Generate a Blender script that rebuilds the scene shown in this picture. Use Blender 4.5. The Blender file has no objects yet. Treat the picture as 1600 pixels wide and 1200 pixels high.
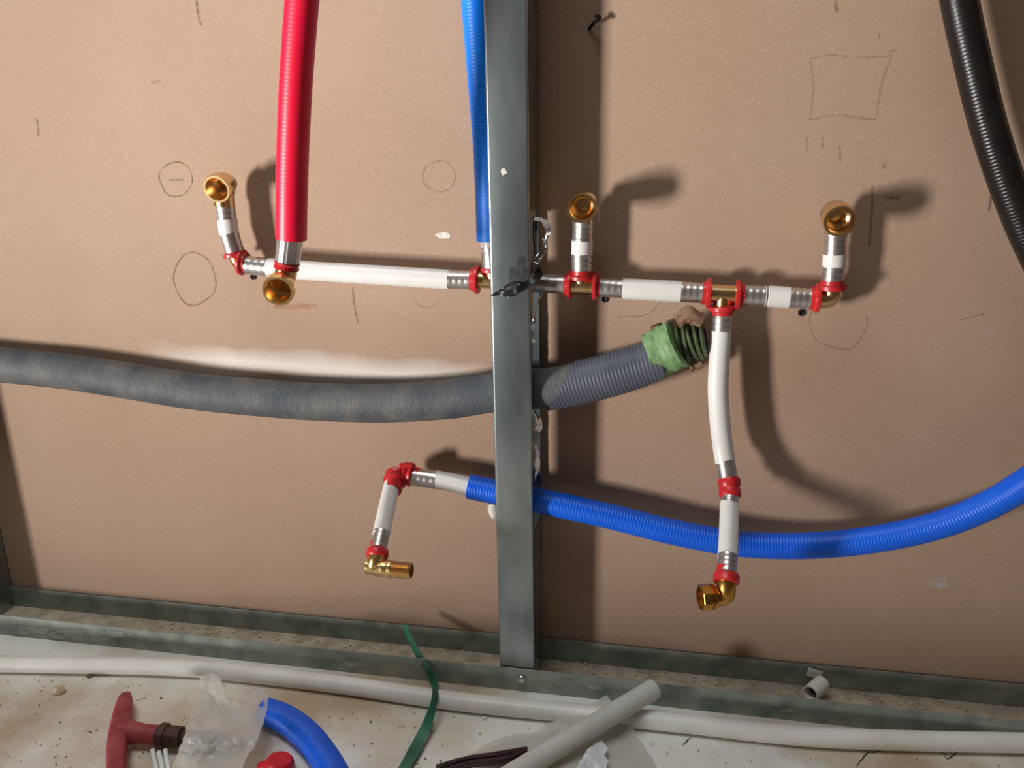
import bpy, bmesh, math, random
from mathutils import Vector, Matrix, noise
from mathutils.geometry import delaunay_2d_cdt

random.seed(7)
scene = bpy.context.scene
COL = scene.collection

# ------------------------------------------------------------------ camera
# vanishing points measured on the 1600x1200 photograph -> camera pose facing the board (y = 0)
FOC = 1293.0
_v = Vector((75, 4266, FOC)).normalized()            # world "down" in camera axes (right, down, forward)
_h = Vector((-6886, -271, FOC)).normalized()         # world "left"
AZ = -_v
AN = _v.cross(_h).normalized()
if AN.z < 0: AN = -AN
AX = AN.cross(AZ).normalized()
DIST = 0.75                                          # camera to board
def ray(px, py):
    c = Vector((px - 800.0, py - 600.0, FOC))
    return Vector((c.dot(AX), c.dot(AN), c.dot(AZ)))
_r = ray(812, 1025)                                  # floor meets the board here
CAM = Vector((-_r.x * DIST / _r.y, -DIST, -_r.z * DIST / _r.y))
def P(px, py, d=0.0):                                # point d in front of the board
    r = ray(px, py)
    return CAM + r * ((-d - CAM.y) / r.y)
def F(px, py, h=0.0):                                # point at height h over the floor
    r = ray(px, py)
    return CAM + r * ((h - CAM.z) / r.z)

cam = bpy.data.objects.new('camera', bpy.data.cameras.new('camera'))
COL.objects.link(cam)
cam.data.sensor_width = 36.0
cam.data.lens = FOC / 1600 * 36.0
cam.data.clip_start = 0.01
right = Vector((AX.x, AN.x, AZ.x)); down = Vector((AX.y, AN.y, AZ.y)); fwd = Vector((AX.z, AN.z, AZ.z))
m = Matrix.Identity(4)
for i in range(3):
    m[i][0] = right[i]; m[i][1] = -down[i]; m[i][2] = -fwd[i]; m[i][3] = CAM[i]
cam.matrix_world = m
scene.camera = cam

# ------------------------------------------------------------------ light
world = bpy.data.worlds.new('world'); scene.world = world
world.use_nodes = True
world.node_tree.nodes['Background'].inputs[0].default_value = (1.0, 0.82, 0.66, 1)
world.node_tree.nodes['Background'].inputs[1].default_value = 0.06

def area(name, loc, target, sx, sy, energy, color, spread=180):
    l = bpy.data.lights.new(name, 'AREA'); l.shape = 'RECTANGLE'
    l.spread = math.radians(spread); l.size = sx; l.size_y = sy; l.energy = energy; l.color = color
    o = bpy.data.objects.new(name, l); COL.objects.link(o)
    o.location = loc
    o.rotation_euler = (Vector(target) - Vector(loc)).to_track_quat('-Z', 'Y').to_euler()
    return o
# low daylight from the door opening on the left
area('door_daylight', (-1.95, -1.90, 0.09), (-0.14, 0, 0.72), 0.26, 0.50, 6.7, (1.0, 0.975, 0.95), 42)
# soft overhead fill lamp, added to brighten the floor
area('overhead_fill', (-0.45, -0.62, 2.4), (-0.38, -0.45, 0.0), 1.2, 0.7, 20.0, (0.93, 0.98, 1.0))

scene.view_settings.view_transform = 'Standard'
scene.view_settings.look = 'None'
scene.view_settings.gamma = 1.0
scene.view_settings.exposure = 0.0
scene.view_settings.use_curve_mapping = False

# ------------------------------------------------------------------ materials
def lin(c):
    return tuple(((v / 255) / 12.92 if v <= 10 else (((v / 255) + 0.055) / 1.055) ** 2.4) for v in c) + (1,)
def mat(name, rgb, rough=0.5, metal=0.0, rgb2=None, scale=40.0, detail=6.0, lo=0.35, hi=0.65,
        bump=0.0, bscale=200.0, spec=0.5, coat=0.0, stretch=None):
    M = bpy.data.materials.new(name); M.use_nodes = True
    nt = M.node_tree; b = nt.nodes['Principled BSDF']
    b.inputs['Base Color'].default_value = lin(rgb)
    b.inputs['Roughness'].default_value = rough
    b.inputs['Metallic'].default_value = metal
    b.inputs['Specular IOR Level'].default_value = spec
    b.inputs['Coat Weight'].default_value = coat
    tc = nt.nodes.new('ShaderNodeTexCoord'); src = tc.outputs['Object']
    if stretch:
        mp = nt.nodes.new('ShaderNodeMapping'); mp.inputs['Scale'].default_value = stretch
        nt.links.new(src, mp.inputs['Vector']); src = mp.outputs['Vector']
    if rgb2:
        n = nt.nodes.new('ShaderNodeTexNoise'); n.inputs['Scale'].default_value = scale; n.inputs['Detail'].default_value = detail
        nt.links.new(src, n.inputs['Vector'])
        r = nt.nodes.new('ShaderNodeValToRGB'); r.color_ramp.elements[0].position = lo; r.color_ramp.elements[1].position = hi
        r.color_ramp.elements[0].color = lin(rgb); r.color_ramp.elements[1].color = lin(rgb2)
        nt.links.new(n.outputs['Fac'], r.inputs['Fac']); nt.links.new(r.outputs['Color'], b.inputs['Base Color'])
    if bump:
        n2 = nt.nodes.new('ShaderNodeTexNoise'); n2.inputs['Scale'].default_value = bscale; n2.inputs['Detail'].default_value = 4
        nt.links.new(src, n2.inputs['Vector'])
        bp = nt.nodes.new('ShaderNodeBump'); bp.inputs['Strength'].default_value = bump; bp.inputs['Distance'].default_value = 0.002
        nt.links.new(n2.outputs['Fac'], bp.inputs['Height']); nt.links.new(bp.outputs['Normal'], b.inputs['Normal'])
    return M

def mixrgb(nt, fac, a, b, blend='MIX'):
    n = nt.nodes.new('ShaderNodeMix'); n.data_type = 'RGBA'; n.blend_type = blend
    for sock, v in ((n.inputs[0], fac), (n.inputs[6], a), (n.inputs[7], b)):
        if hasattr(v, 'is_output'): nt.links.new(v, sock)
        elif isinstance(v, (int, float)): sock.default_value = v
        else: sock.default_value = v
    return n.outputs[2]
def mnode(nt, op, a, b=None, clamp=False):
    n = nt.nodes.new('ShaderNodeMath'); n.operation = op; n.use_clamp = clamp
    for i, v in enumerate((a, b)):
        if v is None: continue
        if hasattr(v, 'is_output'): nt.links.new(v, n.inputs[i])
        else: n.inputs[i].default_value = v
    return n.outputs[0]
def noise_fac(nt, src, scale, detail, lo, hi):
    n = nt.nodes.new('ShaderNodeTexNoise'); n.inputs['Scale'].default_value = scale; n.inputs['Detail'].default_value = detail
    nt.links.new(src, n.inputs['Vector'])
    r = nt.nodes.new('ShaderNodeMapRange'); r.inputs['From Min'].default_value = lo; r.inputs['From Max'].default_value = hi
    nt.links.new(n.outputs['Fac'], r.inputs['Value'])
    return r.outputs['Result']

def board_material():
    M = mat('brown_board_paper', (186, 152, 128), 0.75, spec=0.25)
    nt = M.node_tree; b = nt.nodes['Principled BSDF']
    tc = nt.nodes.new('ShaderNodeTexCoord'); src = tc.outputs['Object']
    c = mixrgb(nt, noise_fac(nt, src, 5, 3, 0.35, 0.65), lin((168, 139, 117)), lin((175, 147, 126)))
    c = mixrgb(nt, noise_fac(nt, src, 900, 3, 0.52, 0.95), c, lin((150, 118, 98)))
    c = mixrgb(nt, noise_fac(nt, src, 700, 2, 0.58, 1.0), c, lin((205, 180, 158)))
    # soft pale band along the board just above the grey hose
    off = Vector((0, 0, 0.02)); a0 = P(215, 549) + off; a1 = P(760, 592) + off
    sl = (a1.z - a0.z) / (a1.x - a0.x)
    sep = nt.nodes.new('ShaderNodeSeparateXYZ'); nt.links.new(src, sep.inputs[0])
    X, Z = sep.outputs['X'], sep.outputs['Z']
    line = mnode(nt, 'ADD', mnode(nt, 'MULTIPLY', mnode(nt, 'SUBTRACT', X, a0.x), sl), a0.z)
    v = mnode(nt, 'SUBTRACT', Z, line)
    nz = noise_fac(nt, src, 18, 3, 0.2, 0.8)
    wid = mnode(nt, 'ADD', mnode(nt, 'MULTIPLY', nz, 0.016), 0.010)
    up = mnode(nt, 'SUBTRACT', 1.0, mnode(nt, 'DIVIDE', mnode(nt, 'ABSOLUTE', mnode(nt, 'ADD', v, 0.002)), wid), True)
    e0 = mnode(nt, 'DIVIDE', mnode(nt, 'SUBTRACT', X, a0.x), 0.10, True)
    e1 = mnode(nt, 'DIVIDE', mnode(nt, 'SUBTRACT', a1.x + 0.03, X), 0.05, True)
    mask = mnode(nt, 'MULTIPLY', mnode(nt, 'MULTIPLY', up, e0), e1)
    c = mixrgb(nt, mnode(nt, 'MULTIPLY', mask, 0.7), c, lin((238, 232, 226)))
    nt.links.new(c, b.inputs['Base Color'])
    n2 = nt.nodes.new('ShaderNodeTexNoise'); n2.inputs['Scale'].default_value = 500
    nt.links.new(src, n2.inputs['Vector'])
    bp = nt.nodes.new('ShaderNodeBump'); bp.inputs['Strength'].default_value = 0.06; bp.inputs['Distance'].default_value = 0.001
    nt.links.new(n2.outputs['Fac'], bp.inputs['Height']); nt.links.new(bp.outputs['Normal'], b.inputs['Normal'])
    return M

def alpha_mat(name, rgb, alpha, rough=0.8, nscale=250, spread=0.25):
    M = mat(name, rgb, rough, spec=0.2)
    nt = M.node_tree; b = nt.nodes['Principled BSDF']
    tc = nt.nodes.new('ShaderNodeTexCoord')
    f = noise_fac(nt, tc.outputs['Object'], nscale, 3, 0.5 - spread, 0.5 + spread)
    nt.links.new(mnode(nt, 'MULTIPLY', f, alpha), b.inputs['Alpha'])
    return M

def film_mat(name, rgb, alpha, rough=0.25):
    M = mat(name, rgb, rough, spec=0.6)
    nt = M.node_tree; b = nt.nodes['Principled BSDF']
    b.inputs['Alpha'].default_value = alpha
    tr = nt.nodes.new('ShaderNodeBsdfTranslucent'); tr.inputs[0].default_value = lin(rgb)
    mx = nt.nodes.new('ShaderNodeMixShader'); mx.inputs[0].default_value = 0.25
    out = nt.nodes['Material Output']
    nt.links.new(b.outputs[0], mx.inputs[1]); nt.links.new(tr.outputs[0], mx.inputs[2]); nt.links.new(mx.outputs[0], out.inputs[0])
    return M

M = {}
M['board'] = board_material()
M['floor'] = mat('dusty_screed', (190, 168, 140), 0.9, rgb2=(240, 238, 230), scale=7, detail=9, lo=0.36, hi=0.58, bump=0.5, bscale=120, spec=0.2)
M['slab'] = mat('rough_concrete', (150, 143, 132), 0.9, rgb2=(172, 165, 154), scale=6, bump=0.4)
M['galv'] = mat('galvanised_steel', (132, 142, 142), 0.25, 0.88, rgb2=(182, 193, 195), scale=26, lo=0.3, hi=0.72, bump=0.05, bscale=90, stretch=(1, 1, 0.35))
M['track'] = mat('dusty_galvanised_steel', (116, 130, 124), 0.6, 0.2, rgb2=(170, 174, 164), scale=38, lo=0.3, hi=0.7, bump=0.15, bscale=160)
M['trackdust'] = mat('dust_covered_steel', (160, 146, 126), 0.9, rgb2=(196, 182, 160), scale=55, bump=0.8, bscale=170, spec=0.2)
M['torn'] = mat('bright_torn_steel', (225, 225, 228), 0.22, 1.0)
M['screw'] = mat('screw_metal', (210, 212, 214), 0.3, 1.0)
M['black_screw'] = mat('black_screw_metal', (22, 18, 16), 0.5, 0.4)
M['white'] = mat('white_pex', (238, 235, 231), 0.32, spec=0.5, rgb2=(230, 226, 220), scale=30)
M['floorpipe'] = mat('white_floor_pipe', (240, 238, 232), 0.4, rgb2=(224, 219, 208), scale=20, lo=0.45, hi=0.8)
M['steel'] = mat('crimped_steel', (214, 208, 204), 0.34, 0.9, rgb2=(192, 184, 178), scale=80)
M['brass'] = mat('brass', (236, 204, 152), 0.26, 1.0, rgb2=(226, 184, 124), scale=60)
M['brass_pale'] = mat('pale_brass', (248, 212, 150), 0.28, 1.0, rgb2=(240, 194, 126), scale=60)
M['brass_dark'] = mat('aged_brass', (214, 164, 84), 0.33, 1.0, rgb2=(184, 130, 60), scale=70)
M['ring'] = mat('red_press_ring', (208, 44, 46), 0.35, rgb2=(182, 34, 38), scale=50)
M['red'] = mat('red_conduit', (248, 20, 66), 0.4, rgb2=(242, 14, 54), scale=20)
M['blue'] = mat('blue_conduit', (0, 132, 248), 0.42, rgb2=(0, 120, 240), scale=20)
M['blue2'] = mat('deep_blue_conduit', (0, 102, 236), 0.42, rgb2=(0, 90, 222), scale=20)
M['grey'] = mat('grey_drain_hose', (66, 72, 80), 0.7, rgb2=(106, 104, 100), scale=34, lo=0.35, hi=0.75, bump=0.3, bscale=300)
M['grey2'] = mat('slate_grey_sleeve', (72, 76, 88), 0.5, rgb2=(92, 96, 108), scale=24)
M['dark'] = mat('dark_rubber_bore_shade', (26, 24, 24), 0.6)  # rubber of the plug core, also the painted shade in the stub's bore
M['black'] = mat('black_conduit', (20, 16, 16), 0.33, rgb2=(30, 26, 25), scale=40)
M['green'] = mat('pale_green_tape', (98, 138, 84), 0.6, rgb2=(132, 166, 114), scale=70, bump=0.6, bscale=240)
M['green2'] = mat('olive_green_plug', (60, 78, 44), 0.55, rgb2=(94, 108, 70), scale=60)
M['tan'] = mat('brown_paper_scrap', (112, 82, 62), 0.85, rgb2=(150, 118, 92), scale=80)
M['strip'] = mat('green_plastic_strip', (26, 86, 66), 0.42, rgb2=(56, 128, 100), scale=40, lo=0.35, hi=0.7)
M['handle'] = mat('dusty_red_painted_metal', (150, 54, 60), 0.6, rgb2=(172, 84, 86), scale=50, lo=0.4, hi=0.7, bump=0.3, bscale=150)
M['rust'] = mat('dark_rusty_steel', (58, 34, 28), 0.7, rgb2=(84, 56, 44), scale=80, bump=0.5, bscale=180)
M['stick'] = mat('pale_grey_conduit', (206, 206, 198), 0.5, rgb2=(190, 190, 180), scale=25, lo=0.4, hi=0.75)
M['redcap'] = mat('bright_red_plastic', (214, 26, 44), 0.4)
M['wire'] = mat('white_wire_sheath', (224, 232, 232), 0.4)
M['maroon'] = mat('maroon_netting', (70, 26, 36), 0.7, rgb2=(34, 20, 22), scale=150)
M['film'] = film_mat('clear_plastic_film', (246, 246, 242), 0.38, 0.18)
M['film2'] = film_mat('milky_plastic_film', (236, 234, 226), 0.5)
M['chip'] = mat('mortar_chip', (214, 198, 166), 0.9, rgb2=(190, 170, 138), scale=200, bump=0.5)
M['chipw'] = mat('white_plaster', (232, 228, 220), 0.9, rgb2=(214, 206, 194), scale=150, bump=0.5)
M['chipd'] = mat('dark_grit', (80, 62, 50), 0.9, rgb2=(150, 126, 102), scale=300)
M['pencil'] = alpha_mat('graphite', (112, 88, 76), 0.30)
M['pencil_faint'] = alpha_mat('faint_graphite', (142, 112, 98), 0.18)
M['tape'] = mat('black_tape', (12, 14, 16), 0.4, bump=0.4, bscale=200)
M['scuff'] = alpha_mat('black_scuff', (44, 50, 52), 0.30, nscale=180)
M['crack'] = mat('floor_crack', (70, 54, 42), 0.95)
M['smear'] = alpha_mat('plaster_smear', (206, 206, 198), 0.42, nscale=120, spread=0.2)

# ------------------------------------------------------------------ builders
def link(o, parent=None):
    COL.objects.link(o)
    if parent is not None: o.parent = parent
    return o
ROOT = {}
def root_loc(o):
    return ROOT[o.name]
def thing(name, loc, label, cat, group=None):
    o = bpy.data.objects.new(name, None); link(o)
    o.location = loc; o.empty_display_size = 0.02
    ROOT[o.name] = Vector(loc)
    o['label'] = label; o['category'] = cat
    if group: o['group'] = group
    return o
def mk(name, verts, faces, material, parent=None, label=None, cat=None, kind=None, group=None, smooth=True, sharp=40):
    verts = [Vector(v) for v in verts]
    if parent is None:
        n = len(verts)
        lo = Vector((min(v.x for v in verts), min(v.y for v in verts), min(v.z for v in verts)))
        hi = Vector((max(v.x for v in verts), max(v.y for v in verts), max(v.z for v in verts)))
        loc = Vector(((lo.x + hi.x) / 2, (lo.y + hi.y) / 2, lo.z))
    else:
        loc = root_loc(parent)
    me = bpy.data.meshes.new(name)
    me.from_pydata([v - loc for v in verts], [], faces)
    bm = bmesh.new(); bm.from_mesh(me)
    bmesh.ops.recalc_face_normals(bm, faces=bm.faces)
    for f in bm.faces: f.smooth = smooth
    if smooth and sharp:
        a = math.radians(sharp)
        for e in bm.edges:
            if len(e.link_faces) == 2 and e.calc_face_angle(0) > a: e.smooth = False
    bm.to_mesh(me); bm.free()
    me.materials.append(material)
    o = bpy.data.objects.new(name, me); link(o, parent)
    if parent is None: o.location = loc
    ROOT[o.name] = loc
    if label: o['label'] = label
    if cat: o['category'] = cat
    if kind: o['kind'] = kind
    if group: o['group'] = group
    return o

def spline(pts, n):
    """Catmull-Rom through pts, about n samples, evenly spaced by length."""
    pts = [Vector(p) for p in pts]
    if len(pts) == 2:
        return [pts[0].lerp(pts[1], i / (n - 1)) for i in range(n)]
    e = [pts[0] * 2 - pts[1]] + pts + [pts[-1] * 2 - pts[-2]]
    fine = []
    for i in range(1, len(e) - 2):
        for k in range(24):
            t = k / 24; p0, p1, p2, p3 = e[i - 1], e[i], e[i + 1], e[i + 2]
            fine.append(0.5 * ((2 * p1) + (p2 - p0) * t + (2 * p0 - 5 * p1 + 4 * p2 - p3) * t * t + (3 * p1 - p0 - 3 * p2 + p3) * t ** 3))
    fine.append(pts[-1])
    L = [0]
    for a, b in zip(fine, fine[1:]): L.append(L[-1] + (b - a).length)
    out = []; j = 0
    for i in range(n):
        s = L[-1] * i / (n - 1)
        while j < len(L) - 2 and L[j + 1] < s: j += 1
        d = L[j + 1] - L[j]
        out.append(fine[j].lerp(fine[j + 1], (s - L[j]) / d if d > 0 else 0))
    return out
def frames(pts):
    T = []
    for i in range(len(pts)):
        a = pts[max(i - 1, 0)]; b = pts[min(i + 1, len(pts) - 1)]
        T.append((b - a).normalized())
    ref = Vector((0, 0, 1)) if abs(T[0].z) < 0.8 else Vector((0, 1, 0))
    u = (ref - T[0] * ref.dot(T[0])).normalized(); fr = []
    for t in T:
        u = (u - t * u.dot(t)).normalized(); fr.append((t, u, t.cross(u)))
    return fr
def sweep_geo(pts, rad, seg=20, inner=None, caps=True, fn=None):
    fr = frames(pts); V = []; Fc = []; n = len(pts)
    for i, (p, (t, u, w)) in enumerate(zip(pts, fr)):
        r = rad(i) if callable(rad) else rad
        for k in range(seg):
            a = 2 * math.pi * k / seg
            rr = r if fn is None else r * fn(i / (n - 1), a, p)
            V.append(p + (u * math.cos(a) + w * math.sin(a)) * rr)
    for i in range(n - 1):
        for k in range(seg):
            k2 = (k + 1) % seg
            Fc.append((i * seg + k, i * seg + k2, (i + 1) * seg + k2, (i + 1) * seg + k))
    if inner:                                         # open tube ends with a short bore
        depth, ri = inner
        for end in (0, 1):
            i = 0 if end == 0 else n - 1
            t, u, w = fr[i]; sgn = 1 if end == 0 else -1
            b0 = len(V)
            for ring, off in ((0, 0), (1, depth)):
                for k in range(seg):
                    a = 2 * math.pi * k / seg
                    V.append(pts[i] + t * sgn * off + (u * math.cos(a) + w * math.sin(a)) * ri)
            for k in range(seg):
                k2 = (k + 1) % seg
                Fc.append((i * seg + k, i * seg + k2, b0 + k2, b0 + k))
                Fc.append((b0 + k, b0 + k2, b0 + seg + k2, b0 + seg + k))
            Fc.append(tuple(b0 + seg + k for k in range(seg)))
    elif caps:
        Fc.append(tuple(range(seg))); Fc.append(tuple((n - 1) * seg + k for k in range(seg)))
    return V, Fc
def length(pts):
    s = spline(pts, 60)
    return sum((b - a).length for a, b in zip(s, s[1:]))
def pipe(name, pts, r, material, parent=None, seg=20, step=0.004, inner=None, fn=None, **kw):
    n = max(3, int(length(pts) / step))
    V, Fc = sweep_geo(spline(pts, n), r, seg, inner, True, fn)
    return mk(name, V, Fc, material, parent, **kw)
def corrugated(name, pts, r, pitch, amp, material, parent=None, seg=20, inner=None, sub=5, **kw):
    L = length(pts); n = max(8, int(L / pitch * sub))
    sp = spline(pts, n)
    prof = [1.0, 0.8, 0.0, -0.6, 0.2] if sub == 5 else [1, 0, -1, 0]
    return mk(name, *sweep_geo(sp, lambda i: r + amp * prof[i % sub], seg, inner, True), material, parent, sharp=None, **kw)
def lathe(name, p0, p1, prof, material, parent=None, seg=28, flute=None, **kw):
    """prof: list of (t metres along p0->p1, radius)."""
    t = (Vector(p1) - Vector(p0)).normalized()
    ref = Vector((0, 0, 1)) if abs(t.z) < 0.8 else Vector((0, 1, 0))
    u = (ref - t * ref.dot(t)).normalized(); w = t.cross(u); V = []; Fc = []
    for j, (s, r) in enumerate(prof):
        for k in range(seg):
            a = 2 * math.pi * k / seg
            rr = r
            if flute: rr = r * (1 + flute[1] * math.cos(flute[0] * a))
            V.append(Vector(p0) + t * s + (u * math.cos(a) + w * math.sin(a)) * rr)
    n = len(prof)
    for j in range(n - 1):
        for k in range(seg):
            k2 = (k + 1) % seg
            Fc.append((j * seg + k, j * seg + k2, (j + 1) * seg + k2, (j + 1) * seg + k))
    Fc.append(tuple(range(seg))); Fc.append(tuple((n - 1) * seg + k for k in range(seg)))
    return mk(name, V, Fc, material, parent, **kw)
def box_geo(lo, hi):
    x0, y0, z0 = lo; x1, y1, z1 = hi
    V = [(x0, y0, z0), (x1, y0, z0), (x1, y1, z0), (x0, y1, z0), (x0, y0, z1), (x1, y0, z1), (x1, y1, z1), (x0, y1, z1)]
    Fc = [(0, 1, 2, 3), (4, 5, 6, 7), (0, 1, 5, 4), (1, 2, 6, 5), (2, 3, 7, 6), (3, 0, 4, 7)]
    return V, Fc
def join(*geos):
    V = []; Fc = []
    for v, f in geos:
        o = len(V); V += [Vector(a) for a in v]; Fc += [tuple(i + o for i in q) for q in f]
    return V, Fc
def ribbon_geo(pts, widths, nrm, thick=0.0004, smooth_n=None, twist=None):
    n = smooth_n or len(pts)
    sp = spline(pts, n) if n > 2 else [Vector(p) for p in pts]
    V = []; Fc = []; fr = frames(sp); nrm = Vector(nrm)
    for i, p in enumerate(sp):
        f = i / (n - 1); x = f * (len(widths) - 1); a = min(int(x), len(widths) - 2) if len(widths) > 1 else 0
        wd = widths[a] + (widths[a + 1] - widths[a]) * (x - a) if len(widths) > 1 else widths[0]
        t = fr[i][0]; nn = (nrm - t * nrm.dot(t)).normalized()
        if twist: nn = Matrix.Rotation(twist(f), 3, t) @ nn
        s = t.cross(nn)
        V += [p - s * wd / 2, p + s * wd / 2, p + s * wd / 2 + nn * thick, p - s * wd / 2 + nn * thick]
    for i in range(n - 1):
        b = i * 4
        for k in range(4): Fc.append((b + k, b + (k + 1) % 4, b + 4 + (k + 1) % 4, b + 4 + k))
    Fc += [(0, 1, 2, 3), tuple((n - 1) * 4 + k for k in range(4))]
    return V, Fc
def film(name, poly, mapper, material, amp, nsc, spacing=7, seed=0, **kw):
    """crumpled thin sheet: poly in plan (pixel) units, mapper(px,py,lift) -> point"""
    rnd = random.Random(seed); vs = []; n = len(poly)
    for i in range(n):
        a = Vector(poly[i]); b = Vector(poly[(i + 1) % n]); k = max(1, int((b - a).length / spacing))
        for j in range(k):
            q = a.lerp(b, j / k); jj = 1.4 if j else 0
            vs.append(q + Vector((rnd.uniform(-jj, jj), rnd.uniform(-jj, jj))))
    ne = len(vs); edges = [(i, (i + 1) % ne) for i in range(ne)]
    def inside(p):
        c = False
        for i in range(n):
            x1, y1 = poly[i]; x2, y2 = poly[(i + 1) % n]
            if (y1 > p[1]) != (y2 > p[1]) and p[0] < (x2 - x1) * (p[1] - y1) / (y2 - y1) + x1: c = not c
        return c
    xs = [p[0] for p in poly]; ys = [p[1] for p in poly]; y = min(ys)
    while y < max(ys):
        x = min(xs)
        while x < max(xs):
            q = Vector((x + rnd.uniform(-2, 2), y + rnd.uniform(-2, 2)))
            if inside(q): vs.append(q)
            x += spacing
        y += spacing
    res = delaunay_2d_cdt(vs, edges, [], 1, 1e-4)
    v2, f2 = res[0], res[2]
    top = []
    for q in v2:
        e = noise.noise(Vector((q.x * nsc, q.y * nsc, seed))) + 0.5 * abs(noise.noise(Vector((q.x * nsc * 2.3, q.y * nsc * 2.3, seed + 5))))
        top.append(mapper(q.x, q.y, (e + 0.6) * amp))
    th = Vector((0, 0, -0.00025)); m_ = len(top)
    V = top + [p + th for p in top]
    Fc = [tuple(f) for f in f2] + [tuple(i + m_ for i in reversed(f)) for f in f2]
    cnt = {}
    for f in f2:
        for i in range(len(f)):
            e = (f[i], f[(i + 1) % len(f)]); cnt[e] = cnt.get(e, 0) + 1
    for (a, b) in cnt:
        if (b, a) not in cnt: Fc.append((a, b, b + m_, a + m_))
    return mk(name, V, Fc, material, smooth=True, sharp=50, **kw)
def rock_geo(c, r, seed, flat=0.7):
    bm = bmesh.new(); bmesh.ops.create_icosphere(bm, subdivisions=1 if r < 0.003 else 2, radius=1)
    V = []
    for v in bm.verts:
        k = 1 + 0.35 * noise.noise(v.co * 1.3 + Vector((seed * 3.1, 0, 0)))
        V.append(Vector(c) + Vector((v.co.x * k * r, v.co.y * k * r * 0.85, (v.co.z * k + 0.7) * r * flat)))
    Fc = [tuple(v.index for v in f.verts) for f in bm.faces]; bm.free()
    return V, Fc

# ------------------------------------------------------------------ setting
XL, XR = -2.0, 2.0
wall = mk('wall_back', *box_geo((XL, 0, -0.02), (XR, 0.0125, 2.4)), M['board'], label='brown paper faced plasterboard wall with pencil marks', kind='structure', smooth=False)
floor = mk('floor', *box_geo((-0.72, -0.75, -0.10), (XR, 0.0125, 0.0)), M['floor'], label='dusty pale cement floor strewn with grit', kind='structure', smooth=False)
mk('floor_slab', *box_geo((-3.2, -3.2, -0.50), (3.2, 0.3, -0.40)), M['slab'], label='rough grey concrete slab', kind='structure', smooth=False)
mk('wall_base', *box_geo((XL, -0.02, -0.40), (-0.72, 0.0125, -0.02)), M['slab'], label='concrete upstand under the board', kind='structure', smooth=False)

def pencil(name, px, w=1.6, faint=False):
    pts = [P(a, b, 0.0002) for a, b in px]
    n = len(pts) if len(pts) > 12 else max(6, len(pts) * 5)
    V, Fc = ribbon_geo(pts, [w * 0.0011 * 0.6, w * 0.0011, w * 0.0011 * 0.7], (0, -1, 0), 0.00006, n)
    return mk(name, V, Fc, M['pencil_faint' if faint else 'pencil'], wall, smooth=False)
def circ(cx, cy, rx, ry, seed, faint=False, w=1.8, a0=0.0, a1=6.5):
    k = 40
    px = []
    for i in range(k + 1):
        a = a0 + (a1 - a0) * i / k
        j = 1 + 0.13 * noise.noise(Vector((math.cos(a) * 1.2, math.sin(a) * 1.2, seed)))
        px.append((cx + rx * j * math.cos(a), cy + ry * j * math.sin(a)))
    pencil('pencil_circle', px, w, faint)
circ(275, 280, 26, 27, 1); circ(304, 435, 33, 41, 2); circ(686, 276, 26, 24, 3, True)
circ(1309, 505, 44, 40, 4, True, 1.8, -0.3, 3.6)
circ(1306, 338, 24, 24, 5, False, 1.6, 2.4, 5.6)
circ(668, 462, 22, 18, 6, True, 1.4, 0.2, 3.0)
for px, w, f in (
    ([(307, 0), (309, 20), (314, 40)], 2.6, False), ([(57, 184), (59, 198), (60, 212)], 2.6, False),
    ([(234, 130), (250, 126)], 2.2, True), ([(262, 281), (286, 281)], 1.8, False),
    ([(551, 448), (553, 475), (559, 504)], 2.4, False), ([(1305, 0), (1307, 19)], 2.6, False),
    ([(1266, 92), (1300, 86), (1345, 90), (1393, 87)], 1.6, True), ([(1266, 92), (1271, 140), (1265, 187)], 1.6, True),
    ([(1393, 87), (1378, 130), (1368, 187)], 1.6, True), ([(1265, 187), (1305, 180), (1340, 184), (1368, 187)], 2.2, True),
    ([(1286, 212), (1284, 234)], 2, True), ([(1261, 215), (1260, 236)], 2, True), ([(1311, 228), (1314, 254)], 2.2, True),
    ([(1384, 252), (1378, 265)], 3, True), ([(1363, 290), (1362, 330), (1358, 385)], 2.2, False),
    ([(1381, 309), (1406, 308)], 2.6, False), ([(1551, 293), (1545, 330)], 2.6, False),
    ([(1372, 45), (1374, 60)], 1.6, True), ([(1390, 80), (1402, 78)], 1.6, True),
    ([(965, 495), (1010, 492), (1033, 470)], 1.4, True),
    ([(1500, 500), (1540, 490)], 1.4, True)):
    pencil('pencil_line', px, w, f)
def patch(name, px, py, rx, ry, seed, material, parent, d=0.0003):
    k = 18; c = P(px, py, d); V = [c]
    for i in range(k):
        a = 2 * math.pi * i / k; j = 1 + 0.45 * noise.noise(Vector((math.cos(a) * 1.5, math.sin(a) * 1.5, seed)))
        V.append(P(px + rx * j * math.cos(a), py + ry * j * math.sin(a), d))
    n = len(V); V += [v + Vector((0, 0.0002, 0)) for v in V]
    Fc = []
    for i in range(k):
        a, b = 1 + i, 1 + (i + 1) % k
        Fc += [(0, a, b), (n, n + b, n + a), (a, n + a, n + b, b)]
    mk(name, V, Fc, material, parent, smooth=False)
patch('paint_fleck', 693, 368, 12, 5, 1, M['chipw'], wall)
patch('paint_fleck', 1468, 912, 16, 8, 3, M['smear'], wall)
patch('paint_fleck', 1546, 519, 12, 4, 5, M['smear'], wall)
patch('rust_stain', 462, 479, 34, 5, 7, alpha_mat('rust_stain', (190, 134, 80), 0.25, nscale=60), wall)
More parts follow.
